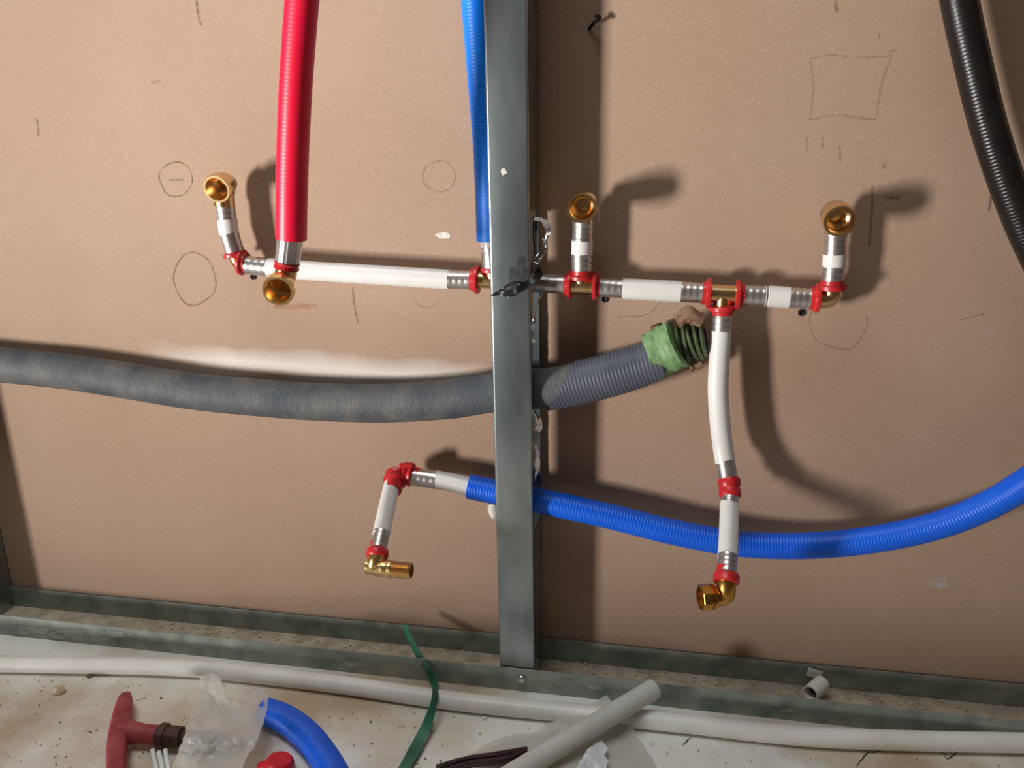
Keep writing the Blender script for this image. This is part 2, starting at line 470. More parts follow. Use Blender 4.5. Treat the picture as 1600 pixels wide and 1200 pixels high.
# black board screws
def wall_screw(px, py, r=0.0032):
    a = P(px, py, 0); lathe('screw_head', a, a + Vector((0, -1, 0)), [(0, r * 0.6), (0.0006, r), (0.0016, r), (0.0022, r * 0.7), (0.0018, r * 0.3), (0.001, r * 0.2)], M['black_screw'], wall, 14)
wall_screw(945, 467); wall_screw(1252, 488); wall_screw(396, 432, 0.0028)
a = P(920, 46, 0); b = P(933, 29, 0.010)
lathe('nail', b, a, [(-0.002, 0.0028), (0.0, 0.0030), (0.001, 0.0016), (0.014, 0.0014)], M['black_screw'], wall, 12)

# floor cracks
def jag(px):
    r_ = random.Random(int(px[0][0])); out = []
    for (x0, y0), (x1, y1) in zip(px, px[1:]):
        for k in range(4): out.append((x0 + (x1 - x0) * k / 4 + r_.uniform(-2, 2), y0 + (y1 - y0) * k / 4 + r_.uniform(-1.5, 1.5)))
    return out + [px[-1]]
for px in ([(1338, 1200), (1346, 1185), (1358, 1176), (1378, 1173)], [(1470, 1172), (1482, 1186), (1492, 1178), (1500, 1172)], [(1066, 1165), (1072, 1158), (1080, 1152)]):
    mk('crack', *ribbon_geo([F(x, y, 0.0002) for x, y in jag(px)], [0.0005, 0.0014, 0.0004], (0, 0, 1), 0.0002), M['crack'], floor, smooth=False)

# ------------------------------------------------------------------ floor track
SD = 0.055                                            # depth of the framing
TH = 0.0012
zt = (P(812, 992).z)                                  # flange height
tr = thing('floor_track', (0.0, -0.03, 0.0), 'long galvanised steel floor track filled with dust along the wall bottom', 'track')
# slightly wavy flanges
def flange(name, y, h, material, seed, amp):
    n = 90; V = []; Fc = []
    for i in range(n):
        x = -0.70 + 2.4 * i / (n - 1)
        wz = h + 0.0010 * noise.noise(Vector((x * 6, seed, 0))); wy = amp * noise.noise(Vector((x * 5, seed, 3)))
        V += [(x, y, 0), (x, y + wy - TH / 2, wz), (x, y + wy + TH / 2, wz), (x, y + TH, 0)]
    for i in range(n - 1):
        b_ = i * 4
        for k in range(4): Fc.append((b_ + k, b_ + (k + 1) % 4, b_ + 4 + (k + 1) % 4, b_ + 4 + k))
    Fc += [(0, 1, 2, 3), tuple((n - 1) * 4 + k for k in range(4))]
    return mk(name, V, Fc, material, tr, sharp=60)
flange('back_flange', -0.0025, zt, M['track'], 1, 0.0004)
ff = flange('front_flange', -SD - 0.0022, zt, M['track'], 2, 0.001)
mk('track_web', *box_geo((-0.70, -SD - 0.001, 0.0), (1.70, -0.0028, 0.0012)), M['trackdust'], tr, smooth=False)
# dust and grit lying in the track
geos = []
rn = random.Random(3)
for i in range(520):
    x = rn.uniform(-0.45, 0.55); y = -rn.uniform(0.004, SD - 0.004) if rn.random() < 0.6 else -0.004 - abs(rn.gauss(0, 0.012))
    r = rn.choice([0.0006, 0.0009, 0.0012, 0.0018])
    geos.append(rock_geo((x, max(y, -SD + 0.003), 0.0012), r, i))
o = mk('track_grit', *join(*geos), M['chip'], tr, kind='stuff', smooth=False)
for (px, py, rx, ry, s) in ((552, 1037, 15, 4, 2), (130, 992, 60, 9, 4), (40, 985, 40, 6, 8), (930, 1074, 12, 3, 6), (1010, 1080, 20, 4, 9), (1235, 1110, 14, 3, 11)):
    patch('plaster_smear', px, py, rx, ry, s, M['smear'], tr, SD + 0.0042)

# ------------------------------------------------------------------ metal studs
def hole_loop(z0, z1, a, rn):
    L = []
    zh = P(840, 600, 0.0265).z
    def bb(z): return SD - 0.0045 if abs(z - zh) < 0.030 else SD - 0.014 if z > P(840, 720, .03).z else SD - 0.006
    n = 60
    for i in range(n): L.append((a + rn.uniform(0, 0.0008), z0 + (z1 - z0) * i / (n - 1)))
    for i in range(1, 5): L.append((a + (bb(z1) - a) * i / 5, z1 + rn.uniform(-0.002, 0.002)))
    for i in range(n): zz = z1 + (z0 - z1) * i / (n - 1); L.append((bb(zz) - rn.uniform(0, 0.0035), zz))
    for i in range(1, 5): L.append((bb(z0) + (a - bb(z0)) * i / 5, z0 + rn.uniform(-0.002, 0.002)))
    return L
def stud(xa, xb, hole, label, top=1.5):
    t = thing('metal_stud', ((xa + xb) / 2, -SD / 2, 0.0014), label, 'stud', 'galvanised wall studs')
    z0 = 0.0014; g = 0.0007; rb = 0.0022
    # front flange with rolled edges and a return lip on the open side
    prof = []
    for k in range(6):
        a_ = math.pi / 2 * k / 5
        prof.append((xb - rb + rb * math.cos(math.pi / 2 - math.pi / 2 + (math.pi / 2 - a_)) if False else xb - rb + rb * math.cos(a_), -SD + rb - rb * math.sin(a_)))
    prof2 = []
    for k in range(6):
        a_ = math.pi / 2 * k / 5
        prof2.append((xa + rb - rb * math.sin(a_), -SD + rb - rb * math.cos(a_)))
    prof = [(xb, -SD + rb + 0.004)] + prof + prof2 + [(xa, -SD + 0.009)]
    def extrude(prof_):
        outer = [Vector((x, y, 0)) for x, y in prof_]; inner = []
        for i, p in enumerate(outer):
            q = outer[max(i - 1, 0)]; r_ = outer[min(i + 1, len(outer) - 1)]
            d = (r_ - q).normalized(); inner.append(p + Vector((d.y, -d.x, 0)) * g * S)
        loop = outer + inner[::-1]; n = len(loop); V = []; Fc = []
        for z in (z0, top):
            V += [Vector((p.x, p.y, z)) for p in loop]
        for k in range(n): Fc.append((k, (k + 1) % n, n + (k + 1) % n, n + k))
        for k in range(len(outer) - 1):
            for o_ in (0, n): Fc.append((o_ + k, o_ + k + 1, o_ + n - 2 - k, o_ + n - 1 - k))
        return V, Fc
    S = -1
    # inner side lies toward the board: offset direction check
    S = 1 if True else -1
    ffl = mk('front_flange', *extrude(prof), M['galv'], t, sharp=60)
    mk('back_flange', *join(box_geo((xa, -0.0011, z0), (xb, -0.0004, top)), box_geo((xa, -0.009, z0), (xa + g, -0.0011, top))), M['galv'], t, smooth=False)
    # web, on the right side, with the roughly torn hole
    outer = [(0.0001, z0), (SD - 0.004, z0), (SD - 0.004, top), (0.0001, top)]
    if hole:
        inn = hole_loop(hole[0], hole[1], hole[2], random.Random(5))
        pts = [Vector(p) for p in outer + inn]
        ne = len(inn); E = [(0, 1), (1, 2), (2, 3), (3, 0)] + [(4 + i, 4 + (i + 1) % ne) for i in range(ne)]
        res = delaunay_2d_cdt(pts, E, [], 1, 1e-6)
        v2, f2 = res[0], res[2]
        zs0, zs1 = hole[:2]
        def in_hole(f):
            cx = sum((v2[i] for i in f), Vector((0, 0))) / len(f)
            c = False
            for i in range(ne):
                x1, y1 = inn[i]; x2, y2 = inn[(i + 1) % ne]
                if (y1 > cx.y) != (y2 > cx.y) and cx.x < (x2 - x1) * (cx.y - y1) / (y2 - y1) + x1: c = not c
            return c
        f2 = [f for f in f2 if not in_hole(f)]
    else:
        v2 = [Vector(p) for p in outer]; f2 = [(0, 1, 2, 3)]
    m_ = len(v2)
    V = [(xb, -p.x, p.y) for p in v2] + [(xb - g, -p.x, p.y) for p in v2]
    Fc = [tuple(f) for f in f2] + [tuple(i + m_ for i in reversed(f)) for f in f2]
    es = set()
    for f in f2:
        for i in range(len(f)): es.add((f[i], f[(i + 1) % len(f)]))
    for (p, q) in es:
        if (q, p) not in es: Fc.append((p, q, q + m_, p + m_))
    mk('web', V, Fc, M['galv'], t, smooth=False)
    return t, ffl
xa = P(767, 500, SD).x; xb = P(829, 500, SD).x
hz1 = P(842, 338, 0.03).z; hz0 = P(842, 822, 0.03).z
st, st_ff = stud(xa, xb, (hz0, hz1, 0.0065), 'galvanised steel stud with torn hole standing among the pipes')
SHIFT = P(60, 930).x - P(940, 930).x + 0.028
zc = P(-70, 563, 0.02).z
stud(xa + SHIFT, xb + SHIFT, (zc - 0.03, zc + 0.03, 0.0002), 'galvanised steel stud beyond the left edge casting its shadow in the corner')
# screw and paint speck on the stud
a = P(815, 1061, SD + 0.004); lathe('screw_head', a, a + Vector((0, -1, 0)), [(0, 0.0035), (0.0006, 0.0040), (0.0016, 0.0034), (0.002, 0.0015)], M['screw'], st, 16)
patch('paint_speck', 787, 268, 4.5, 5, 2, M['chipw'], st, SD + 0.0004)
# torn, curled metal at the edge of the hole
def torn(px, w, tw, seed):
    pts = [P(x, y, d) for x, y, d in px]
    V, Fc = ribbon_geo(pts, w, (0.8, -0.6, 0.1), 0.0006, 22, lambda f: tw * math.sin(f * 5 + seed))
    V = [v + Vector((noise.noise(v * 160 + Vector((seed, 0, 0))), 0.4 * noise.noise(v * 190), 0)) * 0.0016 for v in V]
    mk('torn_metal', V, Fc, M['torn'], st, sharp=30)
torn([(835, 341, .050), (849, 345, .046), (856, 358, .042), (851, 378, .042), (843, 394, .044), (836, 404, .048)], [0.003, 0.005, 0.006, 0.005, 0.002], 0.9, 1)
torn([(849, 372, .043), (853, 388, .042), (846, 402, .042), (838, 412, .046)], [0.002, 0.004, 0.003], 1.4, 2)
torn([(846, 458, .046), (840, 476, .047), (834, 498, .050), (831, 520, .051), (834, 535, .050)], [0.002, 0.004, 0.005, 0.004, 0.002], 0.8, 3)
torn([(833, 640, .051), (840, 652, .047), (841, 668, .046), (836, 684, .049), (832, 700, .051)], [0.002, 0.007, 0.008, 0.005, 0.002], 0.7, 4)
torn([(832, 690, .051), (839, 705, .048), (840, 730, .047), (835, 752, .050)], [0.002, 0.004, 0.004, 0.002], 0.5, 5)
# black scuffs on the stud around the tape
for px, py, rx, ry, sd in ((815, 420, 9, 24, 2), (800, 432, 6, 16, 5)):
    patch('scuff', px, py, rx, ry, sd, M['scuff'], st, SD + 0.0004)
# black tape
tp = [(768, 462, SD + .0012), (778, 458, SD + .0016), (792, 459, SD + .003), (808, 452, SD + .004), (822, 444, SD + .002), (834, 438, SD), (841, 430, SD - .008), (840, 420, SD - .02)]
V1 = ribbon_geo([P(*p) for p in tp], [0.002, 0.0045, 0.006, 0.0055, 0.006, 0.007, 0.004], (0, -1, 0.2), 0.0008, 40, lambda f: 0.5 * math.sin(f * 17))
V2 = ribbon_geo([P(*p) for p in ((770, 462, SD + .0008), (790, 448, SD + .001), (802, 443, SD + .0012), (812, 446, SD + .002), (800, 460, SD + .003), (794, 464, SD + .002))], [0.0012, 0.002, 0.003, 0.002], (0, -1, 0), 0.0007, 30, lambda f: 0.4 * math.sin(f * 13))
mk('tape_strip', *join(V1, V2), M['tape'], label='torn black tape strip wrapped across the steel stud', cat='tape')

# ------------------------------------------------------------------ plumbing parts
RP = 0.0088                                           # pipe radius
def sleeve(p0, p1, parent, r=0.0094, flute=(14, 0.004), material=None):
    L = (Vector(p1) - Vector(p0)).length
    pr = [(0, r * 0.86), (0.0004, r), (L * .12, r * 1.02)]
    for c in (0.26, 0.5, 0.74):
        pr += [(L * (c - .07), r), (L * (c - .03), r * 0.982), (L * (c + .03), r * 0.982), (L * (c + .07), r)]
    pr += [(L * .9, r * 1.02), (L - .0004, r), (L, r * .86)]
    return lathe('crimp_sleeve', p0, p1, pr, material or M['steel'], parent, 42, flute)
def press_ring(c, axis, parent, r=0.0122, w=0.0065, back=True):
    axis = Vector(axis).normalized(); c = Vector(c)
    pr = [(0, r * 0.70), (0, r * 0.95), (0.0006, r), (w * 0.45, r), (w * 0.55, r * 0.9), (w * .6, r * 0.80), (w, r * 0.78), (w, r * 0.6)]
    return lathe('press_ring', c - axis * w * 0.3, c + axis, pr, M['ring'], parent, 30)
def collar(c, axis, parent, r, w, name='press_ring', material=None):
    axis = Vector(axis).normalized(); c = Vector(c)
    pr = [(0, r * .75), (0.0003, r * .92), (w * .15, r), (w * .4, r * .96), (w * .5, r * .88), (w * .6, r * .96), (w * .85, r), (w - .0003, r * .92), (w, r * .75)]
    return lathe(name, c - axis * w / 2, c + axis, pr, material or M['ring'], parent, 28)
def socket(base, tip, parent, r, material, name='socket', bore=0.78):
    """female threaded socket, opening at tip"""
    base = Vector(base); tip = Vector(tip); L = (tip - base).length
    pr = [(0, r * .70), (L * .25, r * .84), (L * .45, r * .88), (L * .55, r * .98), (L * .62, r), (L * .94, r), (L, r * .95), (L, r * bore * 1.04)]
    k = 6
    for i in range(k):
        s = L - 0.0012 - i * 0.0022
        pr += [(s, r * bore), (s - 0.0011, r * bore * 1.06)]
    s = L - 0.0012 - k * 0.0022
    pr += [(s, r * bore), (s - 0.0015, r * bore * .62), (s - 0.006, r * bore * .55)]
    return lathe(name, base, tip, pr, material, parent, 40)
def elbow_body(pts, r, material, parent, name='elbow_fitting'):
    V, Fc = sweep_geo(spline(pts, 16), r, 24)
    return mk(name, V, Fc, material, parent)

# ------------------------------------------------------------------ cold water run behind the stud
d = 0.025
man = thing('water_pipe_run', P(840, 445, d), 'white water pipe run with brass elbows, red rings and an upright blue conduit', 'pipe')
# left elbow group
cor = P(378, 411, d); up1 = P(369, 396, d); rt1 = P(388, 413, d)
e = elbow_body([P(365, 384, d), P(369, 400, d), P(376, 411, d), P(392, 415, d)], 0.0072, M['brass'], man)
press_ring(P(367, 398, d), P(360, 360, d) - P(368, 398, d), e, 0.0112)
press_ring(P(379, 410, d), P(400, 415, d) - P(380, 412, d), e, 0.0122)
sleeve(P(367, 394, d), P(357.5, 363, d), man, 0.0090)
pipe('pipe_section', [P(358, 366, d), P(355, 342, d)], 0.0092, M['white'], man)
sleeve(P(355, 347, d), P(351, 312, d), man, 0.0088)
sleeve(P(386, 414, d), P(428, 419, d), man, 0.0088)
e = elbow_body([P(351, 322, d), P(350, 304, d), P(352, 292, d), P(354, 285, d + .004)], 0.0096, M['brass'], man)
socket(P(354, 285, d + 0.006), P(338, 296, 0.052), e, 0.0128, M['brass'])
# white pipe to the stud
pipe('pipe_section', [P(420, 418, d), P(480, 423, d), P(560, 428, d), P(640, 433, d), P(702, 437, d)], 0.0091, M['white'], man)
sleeve(P(700, 437, d), P(738, 438, d), man, 0.0086)
# tee at the stud with the blue conduit above it
tj = P(772, 438, d)
e = elbow_body([P(742, 437, d), P(800, 439, d)], 0.0078, M['brass'], man, 'tee_fitting')
ax = P(800, 439, d) - P(742, 437, d)
press_ring(P(745, 437, d), -ax, e, 0.0128, 0.0075)
press_ring(P(804, 440, d), ax, e, 0.0122)
pipe('tee_branch', [P(771, 438, d), P(770, 415, d)], 0.0076, M['brass'], e)
press_ring(P(770, 421, d), P(768, 390, d) - P(770, 420, d), e, 0.0115)
sleeve(P(770, 418, d), P(767, 384, d), man, 0.0094)
pipe('pipe_section', [P(767, 392, d), P(766, 360, d)], 0.0092, M['white'], man)
corrugated('blue_conduit', [P(767, 376, d), P(766, 320, d), P(763, 240, d), P(759, 180, d), P(752, 90, d), P(745, 0, d), P(735, -120, d), P(722, -240, d)], 0.0130, 0.0028, 0.00009, M['blue'], man, 24, inner=(0.004, 0.0098))
sleeve(P(808, 440, d), P(884, 445, d), man, 0.0086)
# tee under the middle elbow
e = elbow_body([P(884, 445, d), P(934, 447, d)], 0.0080, M['brass'], man, 'tee_fitting')
ax = P(934, 447, d) - P(884, 445, d)
press_ring(P(890, 445, d), -ax, e, 0.0122); press_ring(P(930, 447, d), ax, e, 0.0122)
pipe('tee_branch', [P(909, 446, d), P(909, 424, d)], 0.0078, M['brass'], e)
press_ring(P(909, 432, d), P(909, 400, d) - P(909, 432, d), e, 0.0125, 0.008)
sleeve(P(909, 428, d), P(909, 394, d), man, 0.0092)
pipe('pipe_section', [P(909, 397, d), P(910, 376, d)], 0.0094, M['white'], man)
sleeve(P(910, 378, d), P(911, 346, d), man, 0.0090)
e = elbow_body([P(911, 352, d), P(911, 334, d), P(912, 322, d + .003)], 0.0088, M['brass'], man)
socket(P(913, 316, d + .002), P(909, 325, 0.062), e, 0.0128, M['brass'])
sleeve(P(934, 448, d), P(976, 451, d), man, 0.0086)
pipe('pipe_section', [P(973, 451, d), P(1064, 456, d)], 0.0093, M['white'], man)
sleeve(P(1062, 456, d), P(1102, 458, d), man, 0.0088)
# tee with the long drop
e = elbow_body([P(1098, 458, d), P(1164, 461, d)], 0.0080, M['brass'], man, 'tee_fitting')
ax = P(1164, 461, d) - P(1098, 458, d)
press_ring(P(1107, 458, d), -ax, e, 0.0128, 0.0075); press_ring(P(1153, 461, d), ax, e, 0.0128, 0.0075)
pipe('tee_branch', [P(1130, 460, d), P(1129, 490, d)], 0.0078, M['brass'], e)
press_ring(P(1129, 481, d), P(1129, 520, d) - P(1129, 480, d), e, 0.0122, 0.008)
sleeve(P(1129, 486, d), P(1127, 524, d), man, 0.0088)
pipe('pipe_section', [P(1127, 518, d), P(1124, 560, d + .004), P(1122, 610, d + .006), P(1125, 660, d + .007), P(1129, 695, d + .008), P(1133, 722, d + .011)], 0.0090, M['white'], man)
d2 = d + .011
sleeve(P(1133, 718, d2), P(1138, 748, d2 + .005), man, 0.0084)
collar(P(1140, 762, d2 + .009), P(1141, 790, d2 + .020) - P(1138, 740, d2 + .004), man, 0.0100, 0.018, 'coupling_ring')
sleeve(P(1141, 772, d2 + .013), P(1140, 792, d2 + .022), man, 0.0080)
d3 = d2 + .068
pipe('pipe_section', [P(1140, 787, d2 + .019), P(1139, 830, d2 + .044), P(1137, 872, d3)], 0.0084, M['white'], man)
sleeve(P(1138, 866, d3), P(1136, 896, d3 + .012), man, 0.0080)
e = elbow_body([P(1136, 890, d3+.009), P(1135, 915, d3 + .017), P(1132, 930, d3 + .018), P(1118, 933, d3 + .018)], 0.0080, M['brass_dark'], man)
press_ring(P(1135, 903, d3+.014), P(1136, 880, d3+.005) - P(1135, 903, d3+.014), e, 0.0108, 0.014)
b0 = P(1128, 931, d3 + .018); b1 = P(1094, 934, d3 + .024); L = (b1 - b0).length
lathe('hex_nut', b0, b1, [(0, .0076), (L * .35, .0080), (L * .36, .0108), (L * .50, .0112), (L * .52, .0094), (L * .6, .0094), (L * .62, .0110), (L * .97, .0110), (L, .0103), (L, .0080), (L - .006, .0076), (L - .007, .004)], M['brass_dark'], e, 8, smooth=False)
# right elbow group
sleeve(P(1158, 461, d), P(1200, 463, d), man, 0.0086)
collar(P(1198, 463, d), ax, man, 0.0090, 0.004, 'pipe_stop', M['white'])
pipe('pipe_section', [P(1201, 463, d), P(1233, 465, d)], 0.0092, M['white'], man)
sleeve(P(1231, 465, d), P(1272, 467, d), man, 0.0088)
e = elbow_body([P(1268, 466, d), P(1290, 467, d), P(1299, 460, d), P(1301, 440, d)], 0.0082, M['brass'], man)
press_ring(P(1276, 466, d), -ax, e, 0.0122, 0.0075); press_ring(P(1300, 448, d), P(1303, 400, d) - P(1300, 446, d), e, 0.0122, 0.008)
sleeve(P(1300, 446, d), P(1303, 412, d), man, 0.0090)
pipe('pipe_section', [P(1303, 416, d), P(1304, 397, d)], 0.0094, M['white'], man)
sleeve(P(1304, 399, d), P(1306, 364, d), man, 0.0090)
e = elbow_body([P(1306, 368, d), P(1307, 352, d), P(1305, 338, d + .002), P(1304, 332, d + .006)], 0.0088, M['brass'], man)
socket(P(1304, 331, d), P(1313, 346, 0.056), e, 0.0128, M['brass'])

# ------------------------------------------------------------------ red hot water line
dr = 0.150
hot = thing('hot_water_line', P(447, 420, dr), 'bright red conduit with steel sleeve ending in a brass elbow', 'pipe')
corrugated('red_conduit', [P(455, 373, dr), P(455.5, 330, dr + .001), P(457.5, 240, dr + .002), P(463, 120, dr + .004), P(472, 0, dr + .006), P(482, -110, dr + .008), P(492, -220, dr + .010)], 0.0119, 0.0028, 0.00003, M['red'], hot, 28, inner=(0.004, 0.0096))
lathe('crimp_sleeve', P(454, 366, dr), P(449, 412, dr), [(0, .0084), (.0005, .0094), (.006, .0096), (.012, .0093), (.019, .0093), (.0215, .0095), (.022, .0084)], M['steel'], hot, 64, (16, 0.022))
e = elbow_body([P(449, 406, dr), P(447, 425, dr), P(444, 438, dr + .002), P(441, 446, dr + .006)], 0.0085, M['brass'], hot)
collar(P(448, 415, dr), P(454, 370, dr) - P(448, 415, dr), e, 0.0099, 0.0065)
socket(P(444, 440, dr - .002), P(434, 455, dr + .018), e, 0.0123, M['brass_pale'])

# ------------------------------------------------------------------ lower blue line
dl = 0.030
low = thing('water_pipe_branch', P(690, 752, dl), 'lower white and blue pipe branch ending in a threaded brass elbow', 'pipe')
e = elbow_body([P(668, 748, dl), P(642, 742, dl), P(622, 746, dl + .004), P(614, 766, dl + .020)], 0.0086, M['ring'], low)
collar(P(638, 741, dl), P(668, 747, dl) - P(630, 739, dl), e, 0.0118, 0.010)
collar(P(618, 748, dl + .006), P(611, 775, dl + .026) - P(619, 748, dl + .005), e, 0.0116, 0.012)
lathe('ring_tab', P(624, 728, dl + .006), P(652, 727, dl + .004), [(0, .002), (.001, .003), (.013, .003), (.014, .002)], M['ring'], e, 8)
sleeve(P(644, 744, dl), P(684, 750, dl), low, 0.0092)
pipe('pipe_section', [P(680, 749, dl), P(710, 755, dl), P(745, 763, dl)], 0.0092, M['white'], low)
corrugated('blue_conduit', [P(733, 760, dl), P(780, 770, dl), P(850, 784, dl), P(950, 806, dl), P(1050, 831, dl), P(1150, 849, dl), P(1250, 853, dl), P(1350, 845, dl + .004), P(1450, 825, dl + .010), P(1530, 796, dl + .018), P(1600, 757, dl + .028), P(1690, 690, dl + .045), P(1800, 590, dl + .07)], 0.0120, 0.0028, 0.00020, M['blue2'], low, 24, inner=(0.004, 0.0098))
pipe('pipe_section', [P(613, 756, dl + .010), P(604, 795, dl + .046), P(595, 838, dl + .078)], 0.0080, M['white'], low)
dt = dl + .088
sleeve(P(597, 830, dl + .074), P(591, 858, dt), low, 0.0076)
e = elbow_body([P(592, 852, dl + .084), P(588, 872, dt + .006), P(586, 886, dt + .008), P(604, 889, dt + .008)], 0.0072, M['brass_pale'], low)
press_ring(P(590, 864, dt + .002), P(593, 840, dl + .078) - P(589, 866, dt + .002), e, 0.0100, 0.013)
b0 = P(573, 885, dt + .008); b1 = P(643, 892, dt + .010); L = (b1 - b0).length
g_ = 0.86
pr = [(0, .005), (.0006, .0080), (L * .22, .0082), (L * .26, .0074), (L * .34, .0074), (L * .36, .0090), (L * .46, .0092), (L * .49, .0084), (L * .50, .0094), (L * .57, .0094), (L * .59, .0080)]
s_ = L * .60
while s_ < L - .001:
    pr += [(s_, .0078), (s_ + .0007, .0087)]; s_ += .0014
pr += [(L, .0078), (L, .0062), (L - .006, .0060)]
lathe('threaded_end', b0, b1, [(a_, r_ * g_) for a_, r_ in pr], M['brass_pale'], e, 30)

# ------------------------------------------------------------------ grey drain hose
dg = 0.0212
dh = thing('drain_hose', P(500, 632, dg), 'thick dusty grey drain hose sealed with green tape at its end', 'hose')
p0 = P(845, 608, .0275); p1 = P(1034, 558, dg + .004); t = (p1 - p0).normalized(); L = (p1 - p0).length
def axis_pt(s): return p0 + t * s + Vector((0, 0, -0.004 * (1 - (2 * s / L - 1) ** 2)))
corrugated('hose', [P(-260, 545, .0200), P(-120, 558, .0200), P(0, 570, .0200), P(100, 580, .0200), P(200, 595, .0200), P(300, 611, .0200), P(400, 621, .0200), P(500, 628, .0202), P(600, 630, .0215), P(700, 624, .024), P(770, 613, .0262), axis_pt(.012), axis_pt(.032), axis_pt(.056)], 0.0188, 0.0026, 0.00012, M['grey'], dh, 28)
# outer sleeve with slanted cut
p0 = P(845, 608, .0275); p1 = P(1034, 558, dg + .004)
t = (p1 - p0).normalized(); L = (p1 - p0).length
u = (Vector((0, 0, 1)) - t * t.z).normalized(); w = t.cross(u)
V = []; Fc = []; seg = 36; n = 320; R = 0.0208
for i in range(n):
    for k in range(seg):
        a = 2 * math.pi * k / seg; a0 = 0.038 * (0.5 + 0.5 * math.cos(a))
        s = max(a0, L * i / (n - 1)); sag = -0.004 * (1 - (2 * s / L - 1) ** 2)
        rr = R + 0.00016 * math.cos(2 * math.pi * s / 0.0034) - 0.0012 * (s / L)
        V.append(p0 + t * s + Vector((0, 0, sag)) + (u * math.cos(a) + w * math.sin(a)) * rr)
for i in range(n - 1):
    for k in range(seg):
        k2 = (k + 1) % seg; Fc.append((i * seg + k, i * seg + k2, (i + 1) * seg + k2, (i + 1) * seg + k))
b_ = len(V)
for j in range(2):
    for k in range(seg):
        a = 2 * math.pi * k / seg; a0 = 0.038 * (0.5 + 0.5 * math.cos(a))
        V.append(p0 + t * (a0 + 0.03 * j) + Vector((0, 0, -0.004 * (1 - (2 * (a0 + 0.03 * j) / L - 1) ** 2))) + (u * math.cos(a) + w * math.sin(a)) * (R - 0.0011))
for k in range(seg):
    k2 = (k + 1) % seg
    Fc.append((k, k2, b_ + k2, b_ + k)); Fc.append((b_ + k, b_ + k2, b_ + seg + k2, b_ + seg + k))
Fc.append(tuple((n - 1) * seg + k for k in range(seg)))
mk('hose_sleeve', V, Fc, M['grey2'], dh, sharp=None)
# green tape wrap (crumpled)
def crumple(name, pts, r, material, parent, amp, fr_, seed, n=26, seg=40, flare=0.0):
    sp = spline(pts, n)
    def fn(f, a, p):
        q = Vector((math.cos(a) * fr_, math.sin(a) * fr_, f * fr_ * 1.4 + seed))
        return 1 + amp * noise.noise(q) + amp * 0.6 * noise.noise(q * 2.4) + flare * (2 * f - 1) ** 2
    V_, F_ = sweep_geo(sp, r, seg, None, True, fn)
    return mk(name, V_, F_, material, parent, sharp=35)
crumple('tape_wrap', [P(1022, 556, dg + .003), P(1042, 546, dg + .004), P(1061, 537, dg + .006)], 0.0215, M['green'], dh, 0.10, 1.6, 3, flare=0.04)
# ribbed plug
for i, (px, py, r_) in enumerate(((1064, 536, .0178), (1073, 534, .0190), (1082, 533, .0186), (1091, 532, .0176), (1099, 531, .0158))):
    a = P(px, py, dg + .001); ax2 = P(1110, 528, dg + .006) - P(1060, 540, dg + .004)
    ax2 = Matrix.Rotation(0.10 * math.sin(i * 2.1), 3, 'Y') @ ax2.normalized()
    lathe('plug_rib', a - ax2 * .0024, a + ax2, [(0, r_ * .55), (0.0004, r_ * .93), (.0012, r_), (.003, r_), (.0040, r_ * .93), (.0046, r_ * .55)], M['green2'], dh, 30)
pipe('plug_core', [P(1056, 538, dg + .003), P(1102, 532, dg - .001)], 0.0130, M['dark'], dh)
crumple('paper_scrap', [P(1058, 503, dg + .010), P(1076, 494, dg + .010), P(1096, 500, dg + .008)], 0.0062, M['tan'], dh, 0.5, 1.5, 8, 16, 20)
crumple('paper_scrap', [P(1030, 522, dg - .006), P(1024, 508, dg - .006)], 0.005, M['tan'], dh, 0.5, 1.5, 12, 10, 16)
crumple('paper_scrap', [P(1078, 572, dg + .003), P(1096, 566, dg + .003)], 0.005, M['tan'], dh, 0.5, 1.5, 15, 10, 16)

# ------------------------------------------------------------------ black pipe at the right
db = 0.040
corrugated('black_conduit', [P(1470, -240, db), P(1484, -110, db), P(1499, 0, db), P(1520, 98, db), P(1544, 195, db), P(1576, 293, db), P(1614, 385, db), P(1665, 480, db), P(1730, 570, db)], 0.0128, 0.0028, 0.00014, M['black'], None, 22, inner=(0.004, .0098), label='glossy black corrugated conduit curving down beside the wall', cat='conduit')

# white plaster lump behind the stud
mk('plaster_lump', *rock_geo(P(772, 806, 0.004), 0.0062, 4, 1.4), M['chipw'], label='white plaster lump stuck on the board beside the stud', cat='plaster')

# ------------------------------------------------------------------ things on the floor
hp = 0.0088
pts = [F(x, y, hp + h_) for x, y, h_ in ((-260, 1040, 0), (-120, 1036, 0), (0, 1037, 0), (110, 1039, 0), (220, 1041, 0), (310, 1045, 0), (400, 1054, 0), (533, 1070, 0), (700, 1094, 0), (820, 1107, 0), (933, 1117, 0), (1066, 1130, 0), (1200, 1145, 0), (1300, 1153, 0), (1450, 1158, 0), (1600, 1161, 0), (1760, 1166, 0))]
pipe('floor_pipe', pts, hp, M['floorpipe'], None, 24, 0.006, label='long white plastic pipe lying on the floor along the track', cat='pipe')

def track_pt(px, py, dd): return P(px, py, dd)
top_f = zt + 0.0008
strip_pts = [P(632, 977, 0.030), P(641, 998, 0.040), P(655, 1024, SD - .002), P(668, 1044, SD + .006), P(677, 1062, SD + .012), F(680, 1082, 2 * hp + .0015), F(676, 1105, 2 * hp + .001), F(666, 1135, .010), F(652, 1165, .004), F(632, 1200, .003), F(610, 1235, .003)]
mk('plastic_strip', *ribbon_geo(strip_pts, [.005, .0075, .008, .0075, .006, .007, .010, .013, .013, .012], (0.35, -0.7, 0.7), 0.0007, 70, lambda f: 0.6 * math.sin(f * 9) + 0.3), M['strip'], label='twisted dark green plastic strip draped over the white floor pipe', cat='strip')

